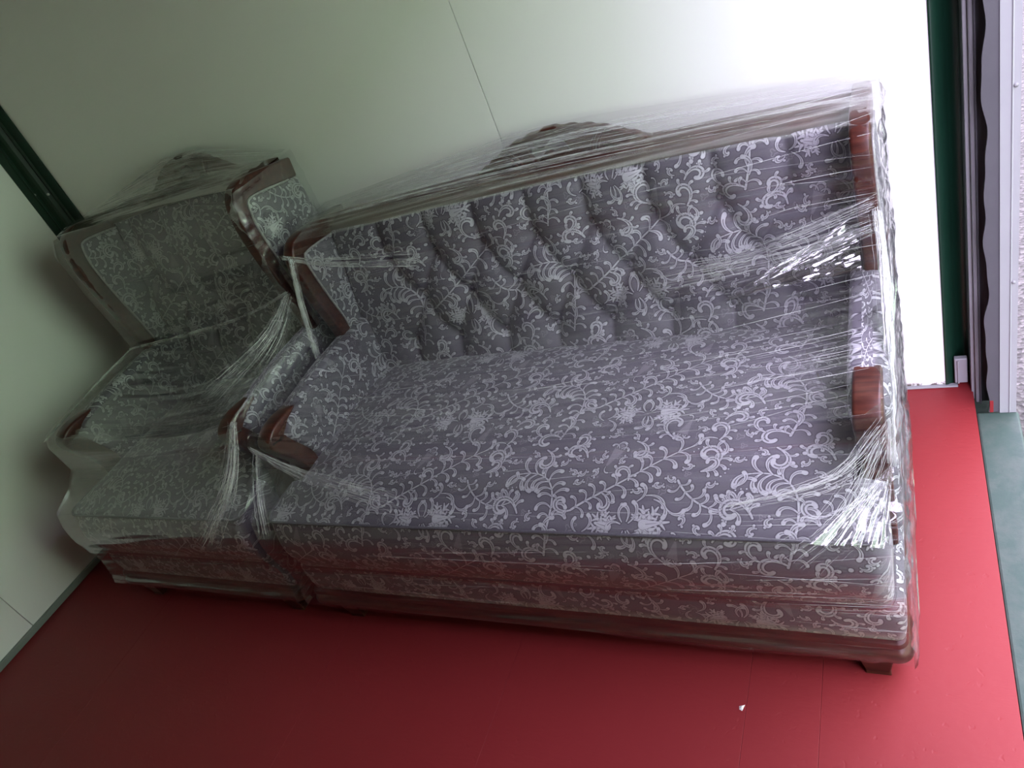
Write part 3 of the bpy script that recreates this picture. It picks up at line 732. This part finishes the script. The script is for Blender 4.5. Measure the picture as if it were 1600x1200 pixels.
def build_film(S, root, O, apex, seed, right_loose):
    F = Film(S, apex); W = F.x1-F.x0
    nu, nv = int(W/.011), 300
    u, v = np.meshgrid(np.linspace(0, 1, nu), np.linspace(0, 1, nv))
    P = F.at(u, v)
    rl = np.clip((u-(1-right_loose))/right_loose, 0, 1)**1.5
    P = wrinkle(P, u, v, seed, .0035, W, F.L, rl)
    wave = .010*vnoise(u[-1]*9, u[-1]*0+.3, seed+9); P[-1, :, 2] += wave; P[-2, :, 2] += wave*.7
    m = MB(); m.grid(P, np.stack([u*W, v*F.L+.05*u], -1))
    front = m.build('film_front', MAT['film'], root, O, fix=False)
    # the two ends, pulled round towards the wall
    zz = np.linspace(.07, S['zw']-.015, 150)
    pr = F.prof; yf = np.array([pr[np.abs(pr[:, 1]-z) < .012, 0].min() if (np.abs(pr[:, 1]-z) < .012).any() else -.38 for z in zz])
    for s in (-1, 1):
        xe = F.x0 if s < 0 else F.x1
        t = np.linspace(0, 1, 60)
        Y = yf[:, None]*(1-t)[None, :]+(-.02)*t[None, :]; Z = np.broadcast_to(zz[:, None], Y.shape)
        X = np.full_like(Y, xe)+s*.010*np.sin(np.pi*t)[None, :]
        a = .004 if s < 0 else .0075
        X = X+a*(.6*vnoise(Y*9, Z*26, seed+20)+.5*vnoise(Y*24, Z*40, seed+21)+.4*vnoise(Y*50, Z*50, seed+22))
        m = MB(); m.grid(np.stack([X, Y, Z], -1), np.stack([Y, Z], -1)); m.build('film_side', MAT['film'] if s < 0 else MAT['film_loose'], root, O, fix=False)
    # thin gathered creases running along the winding
    rnd = random.Random(seed); m = MB()
    for k in range(S['creases']):
        v0 = rnd.random()**.9*.93+.02; u0 = rnd.random()*.9; du = rnd.uniform(.06, .45); dv = rnd.uniform(-.03, .012)
        if rnd.random() < .35: u0 = 1-du*rnd.random(); dv -= .02
        uu = np.linspace(u0, min(.995, u0+du), 18); vv = np.clip(v0+dv*(uu-u0)/du, .003, .985)
        q = F.at(uu, vv)+np.array([0, -.004, .004])
        r = rnd.uniform(.0002, .0006)*np.sin(np.pi*np.linspace(.04, .96, 18))**.5
        m.tube(q, r, 4)
    for k in range(46):                                # long lines over the top rail and crest, wing to wing
        u0, u1 = (rnd.uniform(.01, .30), rnd.uniform(.45, .99)); v0 = rnd.uniform(.004, .125); dv = rnd.gauss(0, .012)
        uu = np.linspace(u0, u1, 40); vv = np.clip(v0+dv*(uu-u0), .003, .2)
        m.tube(F.at(uu, vv)+np.array([0, -.004, .004]), rnd.uniform(.0003, .0008)*np.sin(np.pi*np.linspace(.04, .96, 40))**.5, 4)
    for (path, n, spread, r) in S['bundles']:
        path = resample(smooth_poly(path, 2), 22)
        for k in range(n):
            j = np.array([rnd.gauss(0, 1), rnd.gauss(0, 1)*.5, rnd.gauss(0, 1)]); t = np.linspace(0, 1, 22)
            fan = spread[0]*(1-t)+spread[1]*t
            q = path+j[None, :]*fan[:, None]+np.array([[rnd.gauss(0, .0008) for _ in range(3)] for _ in range(22)])
            m.tube(q, r*rnd.uniform(.5, 1.3), 4)
    o = m.build('film_crease', MAT['crease'], root, O, fix=False); o['kind'] = 'stuff'
    return F
SOFA['creases'] = 150; CHAIR['creases'] = 110
SOFA['bundles'] = [
    ([(1.44, -.385, 1.00), (1.55, -.33, .93), (1.80, -.25, .86)], 26, (.005, .022), .0005),
    ([(1.470, -.388, .985), (1.425, -.405, .85), (1.402, -.43, .70), (1.398, -.47, .58)], 44, (.006, .007), .0006),
    ([(3.125, -.385, .80), (2.95, -.36, .74), (2.60, -.33, .70)], 36, (.010, .030), .0004),
    ([(3.130, -.385, .86), (2.98, -.36, .80), (2.72, -.31, .70)], 30, (.010, .012), .0004),
    ([(3.146, -.46, .78), (3.146, -.60, .70), (3.147, -.72, .60), (3.146, -.78, .50)], 46, (.003, .004), .0011),  # white strands standing in for a broad highlight down the film
    ([(3.140, -.39, .84), (3.148, -.52, .70), (3.148, -.72, .60), (3.142, -.84, .50)], 40, (.006, .008), .0005),
    ([(3.130, -.86, .62), (3.05, -.93, .54), (2.83, -.96, .50)], 22, (.012, .006), .0005),
    ([(3.130, -.87, .60), (3.06, -.97, .475), (2.98, -1.03, .44)], 26, (.010, .026), .0004),
    ([(1.42, -.88, .63), (1.60, -.92, .56), (1.95, -.98, .52)], 26, (.005, .024), .0004),
    ([(1.425, -.88, .60), (1.43, -.97, .50), (1.44, -1.03, .40)], 24, (.006, .012), .0005)]
CHAIR['bundles'] = [
    ([(.41, -.385, .745), (.75, -.37, .765), (1.10, -.37, .80), (1.355, -.37, .87)], 7, (.0022, .0022), .0010),
    ([(1.355, -.37, .86), (1.32, -.50, .77), (1.20, -.72, .71)], 46, (.008, .040), .0004),
    ([(1.365, -.84, .70), (1.33, -.93, .56), (1.25, -1.02, .46), (1.18, -1.045, .40)], 46, (.007, .026), .0006),
    ([(1.30, -.10, 1.23), (1.33, -.06, 1.10), (1.36, -.05, .98)], 12, (.005, .010), .0006),
    ([(1.12, -.34, 1.225), (1.36, -.30, 1.16)], 8, (.004, .010), .0005),
    ([(.405, -.39, .74), (.395, -.62, .72), (.395, -.87, .69)], 8, (.002, .002), .0008)]
film_s = build_film(SOFA, sofa, SO, (2.305, 1.098, .13), 21, .14)
film_c = build_film(CHAIR, chair, CO, (.90, 1.330, .09), 57, .16)

# film flaps added and made extra glossy for white highlights: a tent in the corner of the right wing and back, one over the cushion's right corner, one peak over the seat
def flap(name, tri, n, amp, seed, curl=0.0, mat='added_film_flap'):
    A, B, C = [np.array(q, float) for q in tri]
    u, v = np.meshgrid(np.linspace(0, 1, n), np.linspace(0, 1, n))
    e = .05*vnoise(u*6, v*0+1.5, seed+5)
    P = A[None, None]+(u[..., None])*((B-A)[None, None]*(1-v[..., None])+(C-A)[None, None]*v[..., None])
    Nn = np.cross(B-A, C-A); Nn /= np.linalg.norm(Nn)
    L = np.linalg.norm((B+C)/2-A); W = np.linalg.norm(C-B)
    h = amp*(.9*vnoise(u*L*9, v*6+u*2, seed)+.6*vnoise(u*L*16, v*14, seed+1)+.35*vnoise(u*L*40, v*26, seed+2))*np.minimum(1, u*3)+curl*np.sin(np.pi*v)*u
    P = P+Nn*h[..., None]
    P[-1] += .4*(Nn*0+(C-B)/W)*(.03*vnoise(u[-1]*11, u[-1]*0, seed+8))[:, None]*np.minimum(1, u[-1]*3)[:, None]
    m = MB(); m.grid(P, np.stack([u*L, v*W*u], -1)); return m.build(name, MAT[mat], sofa, SO, fix=False)
flap('added_film_flap', [(2.775, -.440, .682), (3.094, -.300, .790), (3.096, -.390, .695)], 90, .0055, 71)
flap('added_film_flap', [(3.142, -.860, .525), (2.990, -1.036, .476), (3.130, -1.020, .456)], 70, .0055, 83, mat='film_loose')
flap('added_film_flap', [(2.975, -.600, .640), (2.900, -.560, .530), (3.020, -.640, .530)], 40, .006, 91)
